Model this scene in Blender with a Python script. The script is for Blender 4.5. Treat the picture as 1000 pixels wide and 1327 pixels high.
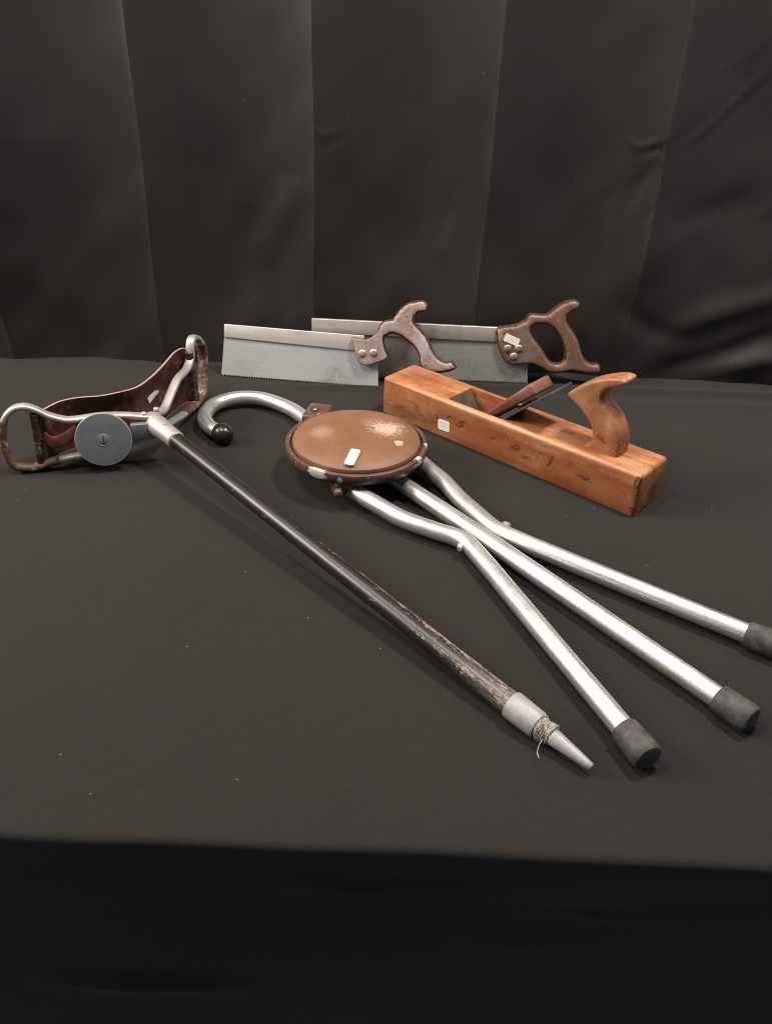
import bpy, bmesh, math, random
import numpy as np
from mathutils import Vector, Matrix

for o in list(bpy.data.objects):
    bpy.data.objects.remove(o, do_unlink=True)
scene = bpy.context.scene
COL = scene.collection
rng = np.random.default_rng(11)
random.seed(5)

# ------------------------------------------------------------------ camera
PITCH, ROLL, CAM_H = math.radians(33.0), math.radians(2.1), 0.57
cam_data = bpy.data.cameras.new('camera')
cam = bpy.data.objects.new('camera', cam_data)
COL.objects.link(cam)
cam_data.sensor_fit = 'HORIZONTAL'
cam_data.sensor_width = 36.0
cam_data.lens = 38.7
cam_data.clip_start = 0.02
cam_data.clip_end = 100.0
fw = Vector((0, math.cos(PITCH), -math.sin(PITCH)))
up0 = Vector((0, math.sin(PITCH), math.cos(PITCH)))
rt0 = Vector((1, 0, 0))
rt = rt0 * math.cos(ROLL) + up0 * math.sin(ROLL)
up = up0 * math.cos(ROLL) - rt0 * math.sin(ROLL)
cam.matrix_world = Matrix(((rt.x, up.x, -fw.x, 0), (rt.y, up.y, -fw.y, 0), (rt.z, up.z, -fw.z, CAM_H), (0, 0, 0, 1)))
scene.camera = cam

# ------------------------------------------------------------------ world and lamps (an indoor room: dim surroundings, ceiling lamps)
world = bpy.data.worlds.new('World')
scene.world = world
world.use_nodes = True
bg = world.node_tree.nodes['Background']
bg.inputs['Color'].default_value = (0.70, 0.85, 1.0, 1)
bg.inputs['Strength'].default_value = 0.22


def area_lamp(name, loc, aim, size_x, size_y, power, color, rotz=0.0):
    d = bpy.data.lights.new(name, 'AREA')
    d.shape = 'RECTANGLE'
    d.size, d.size_y, d.energy, d.color = size_x, size_y, power, color
    o = bpy.data.objects.new(name, d)
    COL.objects.link(o)
    o.location = loc
    q = (Vector(aim) - Vector(loc)).to_track_quat('-Z', 'Y')
    o.rotation_euler = (q.to_matrix() @ Matrix.Rotation(rotz, 3, 'Z')).to_euler()
    return o


WARM = (1.0, 0.92, 0.84)
area_lamp('ceiling_lamp', (-0.55, 0.60, 1.62), (-0.55, 0.60, 0.0), 0.50, 0.26, 16.0, WARM)
area_lamp('side_lamp', (-1.95, 0.84, 1.20), (0.0, 0.95, 0.10), 0.80, 0.70, 48.0, WARM)
area_lamp('ceiling_lamp', (0.50, 0.98, 1.60), (0.50, 0.98, 0.0), 0.22, 0.22, 29.0, WARM)
area_lamp('ceiling_lamp', (-0.80, 1.12, 1.50), (-0.80, 1.12, 0.0), 0.40, 0.16, 6.0, WARM)
area_lamp('ceiling_lamp', (1.75, 0.95, 1.65), (1.75, 0.95, 0.0), 0.40, 0.40, 12.0, WARM)

vs = scene.view_settings
vs.view_transform = 'Standard'
vs.look = 'None'
vs.exposure = 0.0
vs.gamma = 1.0
vs.use_curve_mapping = False
scene.cycles.use_denoising = True
scene.cycles.filter_width = 1.0
scene.cycles.max_bounces = 6
scene.cycles.caustics_reflective = False
scene.cycles.caustics_refractive = False


# ------------------------------------------------------------------ material helpers
class Mat:
    def __init__(self, name):
        self.m = bpy.data.materials.new(name)
        self.m.use_nodes = True
        self.t = self.m.node_tree
        self.b = self.t.nodes['Principled BSDF']
        self._c = {}

    def n(self, typ, ins=None, **props):
        nd = self.t.nodes.new(typ)
        for k, v in props.items():
            setattr(nd, k, v)
        for k, v in (ins or {}).items():
            s = nd.inputs[k]
            if isinstance(v, bpy.types.NodeSocket):
                self.t.links.new(v, s)
            else:
                s.default_value = v
        return nd

    def set(self, **kw):
        for k, v in kw.items():
            s = self.b.inputs[k.replace('_', ' ')]
            if isinstance(v, bpy.types.NodeSocket):
                self.t.links.new(v, s)
            else:
                s.default_value = v

    def coord(self, which='Object'):
        if 'tc' not in self._c:
            self._c['tc'] = self.n('ShaderNodeTexCoord')
        return self._c['tc'].outputs[which]

    def mapped(self, scale=(1, 1, 1), loc=(0, 0, 0), rot=(0, 0, 0), which='Object'):
        return self.n('ShaderNodeMapping', {'Vector': self.coord(which), 'Location': loc, 'Rotation': rot, 'Scale': scale}).outputs[0]

    def noise(self, scale, detail=4.0, rough=0.6, vec=None, dist=0.0):
        return self.n('ShaderNodeTexNoise', {'Vector': vec or self.coord(), 'Scale': scale, 'Detail': detail, 'Roughness': rough, 'Distortion': dist}).outputs['Fac']

    def ramp(self, fac, a, b, va=0.0, vb=1.0, interp='LINEAR'):
        return self.n('ShaderNodeMapRange', {0: fac, 1: a, 2: b, 3: va, 4: vb}, interpolation_type=interp).outputs[0]

    def math(self, op, a, b=0.0, clamp=False):
        return self.n('ShaderNodeMath', {0: a, 1: b}, operation=op, use_clamp=clamp).outputs[0]

    def mix(self, fac, a, b, blend='MIX'):
        nd = self.t.nodes.new('ShaderNodeMix')
        nd.data_type = 'RGBA'
        nd.blend_type = blend
        for k, v in ((0, fac), (6, a), (7, b)):
            if isinstance(v, bpy.types.NodeSocket):
                self.t.links.new(v, nd.inputs[k])
            else:
                nd.inputs[k].default_value = v if k == 0 else (*v, 1)
        return nd.outputs[2]

    def bump(self, height, strength=0.3, dist=0.001, prev=None):
        ins = {'Height': height, 'Strength': strength, 'Distance': dist}
        if prev is not None:
            ins['Normal'] = prev
        return self.n('ShaderNodeBump', ins).outputs[0]

    def blob(self, loc, rad, which='Object', soft=0.5, wob=0.0, wscale=80.0, rot=(0, 0, 0)):
        """a patch with an outline of its own: 1 inside, 0 outside"""
        v = self.n('ShaderNodeVectorMath', {0: self.coord(which), 1: loc}, operation='SUBTRACT').outputs[0]
        if rot != (0, 0, 0):
            v = self.n('ShaderNodeVectorRotate', {'Vector': v, 'Rotation': rot}, rotation_type='EULER_XYZ').outputs[0]
        v = self.n('ShaderNodeVectorMath', {0: v, 1: rad}, operation='DIVIDE').outputs[0]
        d = self.n('ShaderNodeVectorMath', {0: v}, operation='LENGTH').outputs['Value']
        if wob:
            d = self.math('ADD', d, self.math('MULTIPLY', self.math('SUBTRACT', self.noise(wscale, 5, 0.7, self.coord(which)), 0.5), wob))
        return self.ramp(d, 1.0, 1.0 - soft)

    def sep(self, which='Object'):
        return self.n('ShaderNodeSeparateXYZ', {0: self.coord(which)}).outputs


def mat_cloth(name, col, lint, slub, rough=0.9, spec=0.12):
    m = Mat(name)
    big = m.noise(3.0, 3, 0.5)
    base = m.mix(m.ramp(big, 0.3, 0.7), tuple(c * 0.90 for c in col), tuple(c * 1.08 for c in col))
    fine = m.noise(560, 3, 0.7)
    base = m.mix(m.ramp(fine, 0.30, 0.70, 0, 0.75), base, tuple(c * 0.55 for c in col))
    yarn = m.noise(1.0, 4, 0.65, m.mapped(slub))
    base = m.mix(m.ramp(yarn, 0.3, 0.7, 0.42, 0.0), base, tuple(c * 0.55 for c in col))
    # lint: tiny pale fibres here and there
    vo = m.n('ShaderNodeTexVoronoi', {'Vector': m.mapped(rot=(math.pi / 2 if slub[2] < slub[1] else 0, 0, 0)), 'Scale': 26.0, 'Randomness': 1.0}, voronoi_dimensions='2D')
    wob = m.math('MULTIPLY', m.noise(700, 2, 0.5), 0.022)
    spot = m.ramp(m.math('SUBTRACT', vo.outputs['Distance'], wob), 0.006, 0.018, 1.0, 0.0)
    rare = m.ramp(m.n('ShaderNodeSeparateColor', {0: vo.outputs['Color']}).outputs[0], 1 - lint, 1 - lint * 0.5)
    if slub[2] >= slub[1]:
        spot = m.math('MULTIPLY', spot, m.ramp(m.sep()[2], -0.007, -0.004))   # lint lies on the top only
    base = m.mix(m.math('MULTIPLY', m.math('MULTIPLY', spot, rare), 0.28), base, (0.35, 0.33, 0.30))
    wx = m.n('ShaderNodeTexWave', {'Vector': m.coord(), 'Scale': 330.0, 'Distortion': 1.5, 'Detail': 1.0}, bands_direction='X').outputs['Fac']
    wy = m.n('ShaderNodeTexWave', {'Vector': m.coord(), 'Scale': 330.0, 'Distortion': 1.5, 'Detail': 1.0}, bands_direction='DIAGONAL').outputs['Fac']
    nrm = m.bump(m.math('ADD', wx, wy), 0.12, 0.0004)
    nrm = m.bump(m.noise(160, 3, 0.6), 0.10, 0.001, nrm)
    m.set(Base_Color=base, Roughness=rough, Specular_IOR_Level=spec, Sheen_Weight=0.06, Sheen_Roughness=0.5, Normal=nrm)
    return m.m


def mat_metal(name, col, rough, metallic=1.0, dirt=(0.2, 0.18, 0.16), dirt_amt=0.3, scale=60, brush=None, dark=None):
    m = Mat(name)
    n1 = m.noise(scale, 6, 0.65)
    n2 = m.noise(scale * 6, 3, 0.6)
    c = m.mix(m.ramp(n1, 0.48, 0.75, 0, dirt_amt), col, dirt)
    c = m.mix(m.ramp(n2, 0.55, 0.75, 0, dirt_amt * 0.6), c, dark or dirt)
    r = m.ramp(n1, 0.3, 0.75, rough * 0.8, min(1, rough * 1.35))
    h = m.noise(scale * 8, 3, 0.6)
    if brush:
        h = m.noise(1.0, 3, 0.6, m.mapped(brush))
        c = m.mix(m.ramp(h, 0.45, 0.70, 0, dirt_amt * 0.55), c, dirt)
        st = m.noise(9, 5, 0.7, dist=0.8)
        c = m.mix(m.ramp(st, 0.55, 0.72, 0, dirt_amt * 0.7), c, tuple(x * 0.55 for x in dirt))
        sp = m.noise(240, 3, 0.6)
        c = m.mix(m.ramp(sp, 0.66, 0.72, 0, dirt_amt), c, (0.10, 0.065, 0.045))
    m.set(Base_Color=c, Metallic=metallic, Roughness=r, Normal=m.bump(h, 0.10, 0.0006))
    return m.m


def mat_wood(name, light, mid, dark, grain=(6, 90, 90), rough=0.5, pores=0.5, blobs=(), dirt=0.4, coat=0.1, side=None):
    m = Mat(name)
    v = m.mapped(grain)
    g1 = m.noise(1.0, 6, 0.6, v, 0.6)
    g2 = m.noise(1.0, 3, 0.6, m.mapped(tuple(a * 5 for a in grain)))
    c = m.mix(m.ramp(g1, 0.32, 0.62), light, mid)
    c = m.mix(m.ramp(g1, 0.58, 0.82, 0, 0.55), c, dark)
    c = m.mix(m.ramp(g2, 0.58, 0.78, 0, pores), c, dark)
    blot = m.noise(16, 5, 0.6)
    c = m.mix(m.ramp(blot, 0.50, 0.74, 0, dirt), c, dark)
    specks = m.noise(330, 2, 0.5)
    c = m.mix(m.math('MULTIPLY', m.ramp(specks, 0.58, 0.68), m.ramp(m.noise(28, 3, 0.6), 0.45, 0.65, 0.1, min(1, dirt * 1.8))), c, tuple(x * 0.5 for x in dark))
    grime = m.noise(38, 6, 0.75)
    c = m.mix(m.ramp(grime, 0.50, 0.70, 0, dirt * 0.8), c, dark)
    scr = m.noise(1.0, 3, 0.6, m.mapped(tuple(a * (14 if a < 20 else 6) for a in grain), rot=(0, 0.25, 0.1)))
    c = m.mix(m.ramp(scr, 0.64, 0.70, 0, dirt), c, tuple(x * 0.6 for x in dark))
    warm = m.noise(9, 3, 0.5, dist=1.0)
    c = m.mix(m.ramp(warm, 0.42, 0.66, 0, 0.65), c, tuple(a * f for a, f in zip(mid, (0.85, 0.62, 0.50))))
    for col, loc, rad, amt, soft, rot in blobs:
        k = m.math('MULTIPLY', m.blob(loc, rad, soft=soft, wob=1.9, wscale=300, rot=rot), amt)
        if max(col) < 0.2:
            k = m.math('MULTIPLY', k, m.ramp(m.noise(1.0, 4, 0.7, m.mapped(tuple(a * 3 + 260 for a in grain))), 0.42, 0.54, 0.0, 1.0))
        c = m.mix(k, c, col)
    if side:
        # flat faces paler, a light band where they turn, the sides darker
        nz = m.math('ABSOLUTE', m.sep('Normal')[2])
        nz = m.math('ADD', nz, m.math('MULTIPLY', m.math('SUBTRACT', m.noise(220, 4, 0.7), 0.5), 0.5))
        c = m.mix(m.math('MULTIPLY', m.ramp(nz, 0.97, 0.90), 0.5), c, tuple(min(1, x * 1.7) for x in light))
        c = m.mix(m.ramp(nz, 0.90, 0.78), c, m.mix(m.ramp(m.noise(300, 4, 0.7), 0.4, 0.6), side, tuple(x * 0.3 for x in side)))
    m.set(Base_Color=c, Roughness=m.ramp(blot, 0.3, 0.7, rough * 0.85, rough * 1.2), Coat_Weight=coat, Coat_Roughness=0.35,
          Normal=m.bump(g2, 0.20, 0.0006))
    return m.m


def mat_plain(name, col, rough, var=0.25, scale=90, metallic=0.0, bump=0.15, spec=0.5):
    m = Mat(name)
    n1 = m.noise(scale, 5, 0.65)
    c = m.mix(m.ramp(n1, 0.3, 0.75), tuple(x * (1 - var) for x in col), tuple(min(1, x * (1 + var)) for x in col))
    m.set(Base_Color=c, Roughness=rough, Metallic=metallic, Specular_IOR_Level=spec, Normal=m.bump(m.noise(scale * 7, 3, 0.6), bump, 0.0006))
    return m.m


M = {}
M['cloth'] = mat_cloth('black table cloth', (0.0268, 0.0236, 0.0203), 0.09, (50, 420, 420))
M['curtain'] = mat_cloth('black curtain cloth', (0.0222, 0.0174, 0.0166), 0.03, (300, 300, 30), 0.52, 0.38)
def tube_material():
    m = Mat('worn aluminium tube')
    long = m.noise(1.0, 5, 0.65, m.mapped((9, 16, 1), which='UV'))
    scr = m.noise(1.0, 4, 0.7, m.mapped((26, 110, 1), which='UV'))
    patch = m.noise(38, 6, 0.65)
    pit = m.noise(420, 3, 0.6)
    c = m.mix(m.ramp(patch, 0.45, 0.72, 0, 0.55), (0.70, 0.69, 0.67), (0.42, 0.39, 0.36))
    c = m.mix(m.ramp(scr, 0.56, 0.70, 0, 0.6), c, (0.36, 0.34, 0.32))
    c = m.mix(m.ramp(pit, 0.62, 0.70, 0, 0.6), c, (0.22, 0.19, 0.17))
    m.set(Base_Color=c, Metallic=0.85, Roughness=m.math('ADD', m.ramp(long, 0.3, 0.7, 0.26, 0.44), m.ramp(patch, 0.4, 0.7, 0.0, 0.16)), Normal=m.bump(scr, 0.10, 0.0005, m.bump(pit, 0.10, 0.0005)))
    return m.m


M['alu'] = tube_material()
M['cast'] = mat_metal('cast aluminium', (0.50, 0.46, 0.42), 0.46, 0.6, (0.36, 0.32, 0.28), 0.55, 70)
M['zinc'] = mat_metal('dull zinc plate', (0.25, 0.266, 0.270), 0.45, 0.55, (0.12, 0.135, 0.14), 0.7, 40, dark=(0.34, 0.35, 0.35))
M['steel'] = mat_metal('brushed saw steel', (0.58, 0.59, 0.58), 0.40, 0.58, (0.46, 0.43, 0.37), 0.7, 11, brush=(4, 900, 900))
M['spine'] = mat_metal('saw spine steel', (0.64, 0.58, 0.52), 0.42, 0.55, (0.40, 0.33, 0.26), 0.5, 30, brush=(6, 700, 700))
M['old_steel'] = mat_metal('tarnished saw steel', (0.45, 0.46, 0.415), 0.50, 0.5, (0.24, 0.23, 0.19), 0.7, 26, brush=(4, 700, 700))
M['old_spine'] = mat_metal('tarnished saw spine', (0.54, 0.51, 0.45), 0.45, 0.55, (0.28, 0.24, 0.19), 0.6, 30)
M['iron'] = mat_metal('plane iron', (0.12, 0.11, 0.10), 0.5, 0.8, (0.10, 0.06, 0.04), 0.6, 90)
M['rubber'] = mat_plain('dusty rubber', (0.062, 0.057, 0.052), 0.6, 0.6, 80, spec=0.35)
M['gloss_rubber'] = mat_plain('smooth black rubber', (0.014, 0.013, 0.012), 0.28, 0.3, 60, bump=0.05)
M['twine'] = mat_plain('old twine', (0.52, 0.48, 0.42), 0.9, 0.4, 300, bump=0.5)
M['ferrule'] = mat_plain('grey ferrule', (0.34, 0.335, 0.32), 0.55, 0.25, 80, metallic=0.25)
M['screw'] = mat_metal('worn brass screw', (0.50, 0.40, 0.32), 0.40, 0.7, (0.25, 0.17, 0.12), 0.5, 200)
M['slot'] = mat_plain('dark slot', (0.02, 0.02, 0.02), 0.7)
M['leather_edge'] = mat_plain('raw leather edge', (0.32, 0.19, 0.14), 0.75, 0.25, 120)


def sticker_material():
    m = Mat('paper price sticker')
    s = m.sep('UV')
    ln = m.n('ShaderNodeTexWave', {'Vector': m.mapped((0.0, 1.0, 0.0), which='UV'), 'Scale': 1.1, 'Distortion': 0.0}, bands_direction='Y').outputs['Fac']
    brk = m.noise(1.0, 2, 0.5, m.mapped((22, 3.0, 1), which='UV'))
    k = m.math('MULTIPLY', m.ramp(ln, 0.62, 0.75), m.ramp(brk, 0.46, 0.52))
    for axis in (0, 1):
        k = m.math('MULTIPLY', k, m.ramp(s[axis], 0.12, 0.2))
        k = m.math('MULTIPLY', k, m.ramp(s[axis], 0.8, 0.88, 1.0, 0.0))
    m.set(Base_Color=m.mix(m.math('MULTIPLY', k, 0.6), (0.84, 0.83, 0.80), (0.22, 0.26, 0.40)), Roughness=0.55)
    return m.m


M['sticker'] = sticker_material()


def leather_material(name, col, worn, amount, gloss=0.38, stitch=False):
    m = Mat(name)
    n1 = m.noise(55, 6, 0.7)
    n2 = m.noise(260, 4, 0.65)
    c = m.mix(m.ramp(n1, 0.3, 0.7), tuple(x * 0.55 for x in col), col)
    c = m.mix(m.math('MULTIPLY', m.ramp(n1, 0.50, 0.66), m.ramp(n2, 0.42, 0.62, 0, amount)), c, worn)
    h = m.noise(900, 3, 0.6)
    m.set(Base_Color=c, Roughness=m.ramp(n1, 0.3, 0.7, gloss, gloss + 0.25), Normal=m.bump(h, 0.25, 0.0007))
    return m.m


M['sling'] = leather_material('dark red brown leather', (0.080, 0.028, 0.017), (0.26, 0.15, 0.11), 0.85, 0.30)
M['grip'] = leather_material('worn leather wrap', (0.15, 0.065, 0.036), (0.62, 0.50, 0.42), 1.0, 0.42)
M['bar_wrap'] = leather_material('dark stitched leather', (0.055, 0.026, 0.018), (0.50, 0.42, 0.36), 0.75, 0.42)


def shaft_material():
    """black lacquer rubbed through along the upper side towards the ferrule (UV: metres along, turn)"""
    m = Mat('rubbed black lacquer')
    s = m.sep('UV')
    streak = m.noise(1.0, 5, 0.7, m.mapped((45, 10, 1), which='UV'))
    flake = m.noise(1.0, 4, 0.7, m.mapped((220, 30, 1), which='UV'))
    lower = m.ramp(s[0], 0.20, 0.42, 0.0, 1.0)
    side = m.ramp(m.math('ABSOLUTE', m.math('SUBTRACT', s[1], 0.60)), 0.02, 0.16, 1.0, 0.0)
    side2 = m.math('MULTIPLY', m.ramp(m.math('ABSOLUTE', m.math('SUBTRACT', s[1], 0.36)), 0.02, 0.14, 1.0, 0.0), m.ramp(s[0], 0.38, 0.52, 0.0, 0.75))
    side = m.math('MAXIMUM', side, side2)
    thr = m.math('ADD', m.math('MULTIPLY', streak, 0.6), m.math('MULTIPLY', flake, 0.4))
    k = m.ramp(m.math('ADD', thr, m.math('MULTIPLY', m.math('MULTIPLY', lower, side), 0.19)), 0.63, 0.70)
    k2 = m.ramp(m.noise(1.0, 5, 0.75, m.mapped((60, 5, 1), which='UV')), 0.60, 0.70, 0, 0.55)
    k = m.math('MAXIMUM', k, k2)
    wood = m.mix(m.ramp(streak, 0.35, 0.6), (0.09, 0.045, 0.028), (0.34, 0.22, 0.15))
    c = m.mix(k, m.mix(m.ramp(streak, 0.50, 0.72), (0.012, 0.010, 0.0095), (0.034, 0.019, 0.013)), wood)
    dust = m.math('MULTIPLY', m.ramp(s[0], 0.50, 0.585), m.ramp(flake, 0.3, 0.6, 0, 0.5))
    c = m.mix(dust, c, (0.30, 0.25, 0.21))
    m.set(Base_Color=c, Roughness=m.ramp(k, 0, 1, 0.36, 0.6), Specular_IOR_Level=0.6, Normal=m.bump(k, 0.3, 0.0005))
    return m.m


M['shaft'] = shaft_material()


def pad_material():
    m = Mat('tan vinyl seat pad')
    n1 = m.noise(22, 5, 0.6)
    c = m.mix(m.ramp(n1, 0.3, 0.7), (0.168, 0.077, 0.038), (0.220, 0.104, 0.054))
    c = m.mix(m.ramp(m.noise(260, 3, 0.6), 0.64, 0.74, 0, 0.35), c, (0.10, 0.035, 0.015))
    for loc, rad, amt, soft, wob in (((0.040, 0.015, 0.03), (0.027, 0.026, 0.1), 0.85, 0.55, 1.8), ((0.056, -0.022, 0.03), (0.007, 0.008, 0.1), 0.9, 0.3, 1.4),
                                     ((-0.046, 0.0, 0.03), (0.020, 0.022, 0.1), 0.42, 1.0, 0.7), ((0.020, 0.03, 0.03), (0.022, 0.018, 0.1), 0.30, 0.8, 1.7)):  # the soft left patch is a sheen painted into the colour
        flk = m.ramp(m.noise(520, 4, 0.75), 0.40, 0.56, 0.25, 1.0)
        c = m.mix(m.math('MULTIPLY', m.math('MULTIPLY', m.blob(loc, rad, soft=soft, wob=wob, wscale=210), amt), flk), c, (0.62, 0.51, 0.42))
    m.set(Base_Color=c, Roughness=m.ramp(n1, 0.3, 0.7, 0.48, 0.60), Normal=m.bump(m.noise(420, 5, 0.7), 0.22, 0.0007, m.bump(m.noise(28, 4, 0.6, dist=1.5), 0.35, 0.0022)))
    return m.m


def rim_material():
    m = Mat('chipped brown enamel')
    n1 = m.noise(60, 5, 0.65)
    c = m.mix(m.ramp(n1, 0.3, 0.7), (0.065, 0.034, 0.022), (0.135, 0.075, 0.052))
    for loc, rad in (((-0.045, -0.080, 0.045), (0.017, 0.010, 0.008)), ((-0.016, -0.094, 0.042), (0.004, 0.006, 0.005)), ((0.083, -0.042, 0.048), (0.009, 0.006, 0.006)), ((0.094, -0.005, 0.048), (0.005, 0.006, 0.006))):
        c = m.mix(m.blob(loc, rad, soft=0.12, wob=1.5, wscale=260), c, (0.52, 0.47, 0.42))
    c = m.mix(m.ramp(m.noise(200, 3, 0.6), 0.63, 0.70, 0, 0.7), c, (0.45, 0.36, 0.30))
    m.set(Base_Color=c, Roughness=0.42, Normal=m.bump(n1, 0.25, 0.001))
    return m.m


M['pad'] = pad_material()
M['rim'] = rim_material()


# ------------------------------------------------------------------ mesh helpers
def tag(o, label=None, category=None, group=None, kind=None):
    for k, v in (('label', label), ('category', category), ('group', group), ('kind', kind)):
        if v:
            o[k] = v
    return o


def thing(name, matrix, label, category, group=None):
    o = bpy.data.objects.new(name, None)
    o.empty_display_size = 0.03
    COL.objects.link(o)
    o.matrix_world = matrix
    return tag(o, label, category, group)


def link(name, me, mat, parent=None, smooth=True):
    o = bpy.data.objects.new(name, me)
    me.name = name
    me.materials.clear()
    me.materials.append(mat)
    COL.objects.link(o)
    if parent is not None:
        o.parent = parent
    if smooth:
        for p in me.polygons:
            p.use_smooth = True
    return o


def sharp(me, deg=40):
    me.set_sharp_from_angle(angle=math.radians(deg))
    return me


def mesh_of(verts, faces, uvs=None):
    me = bpy.data.meshes.new('m')
    me.from_pydata([tuple(v) for v in verts], [], [tuple(f) for f in faces])
    if uvs is not None:
        lay = me.uv_layers.new(name='UVMap')
        for i, l in enumerate(me.loops):
            lay.data[i].uv = uvs[l.vertex_index]
    me.update()
    return me


def catmull(pts, step):
    """smooth polyline through pts, resampled"""
    P = [np.array(p, float) for p in pts]
    out = []
    for i in range(len(P) - 1):
        p0, p1, p2, p3 = P[max(i - 1, 0)], P[i], P[i + 1], P[min(i + 2, len(P) - 1)]
        n = max(1, int(np.linalg.norm(p2 - p1) / step))
        for k in range(n):
            t = k / n
            out.append(0.5 * ((2 * p1) + (-p0 + p2) * t + (2 * p0 - 5 * p1 + 4 * p2 - p3) * t * t + (-p0 + 3 * p1 - 3 * p2 + p3) * t ** 3))
    out.append(P[-1])
    return np.array(out)


def sweep(path, rx, ry=None, seg=20, up=(0, 0, 1), cap=True, square=2.0):
    """tube along path; rx is the half width across `up`, ry along it; square > 2 squares the section. UV = (metres, turn)"""
    path = np.asarray(path, float)
    n = len(path)
    rx = np.broadcast_to(np.asarray(rx, float), (n,))
    ry = rx if ry is None else np.broadcast_to(np.asarray(ry, float), (n,))
    T = np.gradient(path, axis=0)
    T /= np.linalg.norm(T, axis=1)[:, None]
    u = np.array(up, float)
    verts, uvs, faces = [], [], []
    s = 0.0
    for i in range(n):
        if i:
            s += np.linalg.norm(path[i] - path[i - 1])
        a = np.cross(T[i], u)
        if np.linalg.norm(a) < 1e-4:
            a = np.cross(T[i], (1, 0, 0))
        a /= np.linalg.norm(a)
        b = np.cross(a, T[i])
        for k in range(seg + 1):
            th = 2 * math.pi * k / seg - math.pi / 2
            cx, sy = math.cos(th), math.sin(th)
            w = (abs(cx) ** square + abs(sy) ** square) ** (-1.0 / square)
            verts.append(path[i] + a * rx[i] * cx * w + b * ry[i] * sy * w)
            uvs.append((s, k / seg))
    m = seg + 1
    for i in range(n - 1):
        for k in range(seg):
            faces.append((i * m + k, i * m + k + 1, (i + 1) * m + k + 1, (i + 1) * m + k))
    if cap:
        for i, flip in ((0, True), (n - 1, False)):
            f = [i * m + k for k in range(seg)]
            faces.append(f[::-1] if flip else f)
    me = mesh_of(verts, faces, uvs)
    bm = bmesh.new()
    bm.from_mesh(me)
    bmesh.ops.remove_doubles(bm, verts=bm.verts, dist=1e-6)
    bmesh.ops.recalc_face_normals(bm, faces=bm.faces)
    bm.to_mesh(me)
    bm.free()
    return sharp(me, 45)


def lathe(p0, p1, profile, seg=32):
    """profile = [(distance along p0->p1, radius)...] turned round the axis"""
    p0, p1 = np.array(p0, float), np.array(p1, float)
    d = (p1 - p0) / np.linalg.norm(p1 - p0)
    return sweep_profile(p0, d, profile, seg)


def sweep_profile(p0, d, profile, seg):
    a = np.cross(d, (0, 0, 1))
    if np.linalg.norm(a) < 1e-3:
        a = np.array((1.0, 0, 0))
    a /= np.linalg.norm(a)
    b = np.cross(a, d)
    verts, uvs, faces = [], [], []
    for t, r in profile:
        for k in range(seg):
            th = 2 * math.pi * k / seg - math.pi / 2
            verts.append(p0 + d * t + (a * math.cos(th) + b * math.sin(th)) * max(r, 1e-5))
            uvs.append((t, k / seg))
    for i in range(len(profile) - 1):
        for k in range(seg):
            k2 = (k + 1) % seg
            faces.append((i * seg + k, i * seg + k2, (i + 1) * seg + k2, (i + 1) * seg + k))
    faces.append([k for k in range(seg)][::-1])
    faces.append([(len(profile) - 1) * seg + k for k in range(seg)])
    me = mesh_of(verts, faces, uvs)
    bm = bmesh.new()
    bm.from_mesh(me)
    bmesh.ops.recalc_face_normals(bm, faces=bm.faces)
    bm.to_mesh(me)
    bm.free()
    return sharp(me, 38)


def rbox(size, loc=(0, 0, 0), bevel=0.002, seg=3, rot=None):
    bm = bmesh.new()
    bmesh.ops.create_cube(bm, size=1.0)
    bmesh.ops.scale(bm, vec=size, verts=bm.verts)
    if bevel:
        bmesh.ops.bevel(bm, geom=list(bm.edges), offset=bevel, segments=seg, profile=0.5, affect='EDGES')
    mt = Matrix.Translation(loc) @ (rot.to_4x4() if rot is not None else Matrix.Identity(4))
    bmesh.ops.transform(bm, matrix=mt, verts=bm.verts)
    me = bpy.data.meshes.new('m')
    bm.to_mesh(me)
    bm.free()
    return sharp(me, 35)


def baked(o, name_matters=None):
    """mesh of an object with its modifiers applied; the helper object is removed"""
    dg = bpy.context.evaluated_depsgraph_get()
    me = bpy.data.meshes.new_from_object(o.evaluated_get(dg))
    bpy.data.objects.remove(o, do_unlink=True)
    return me


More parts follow.
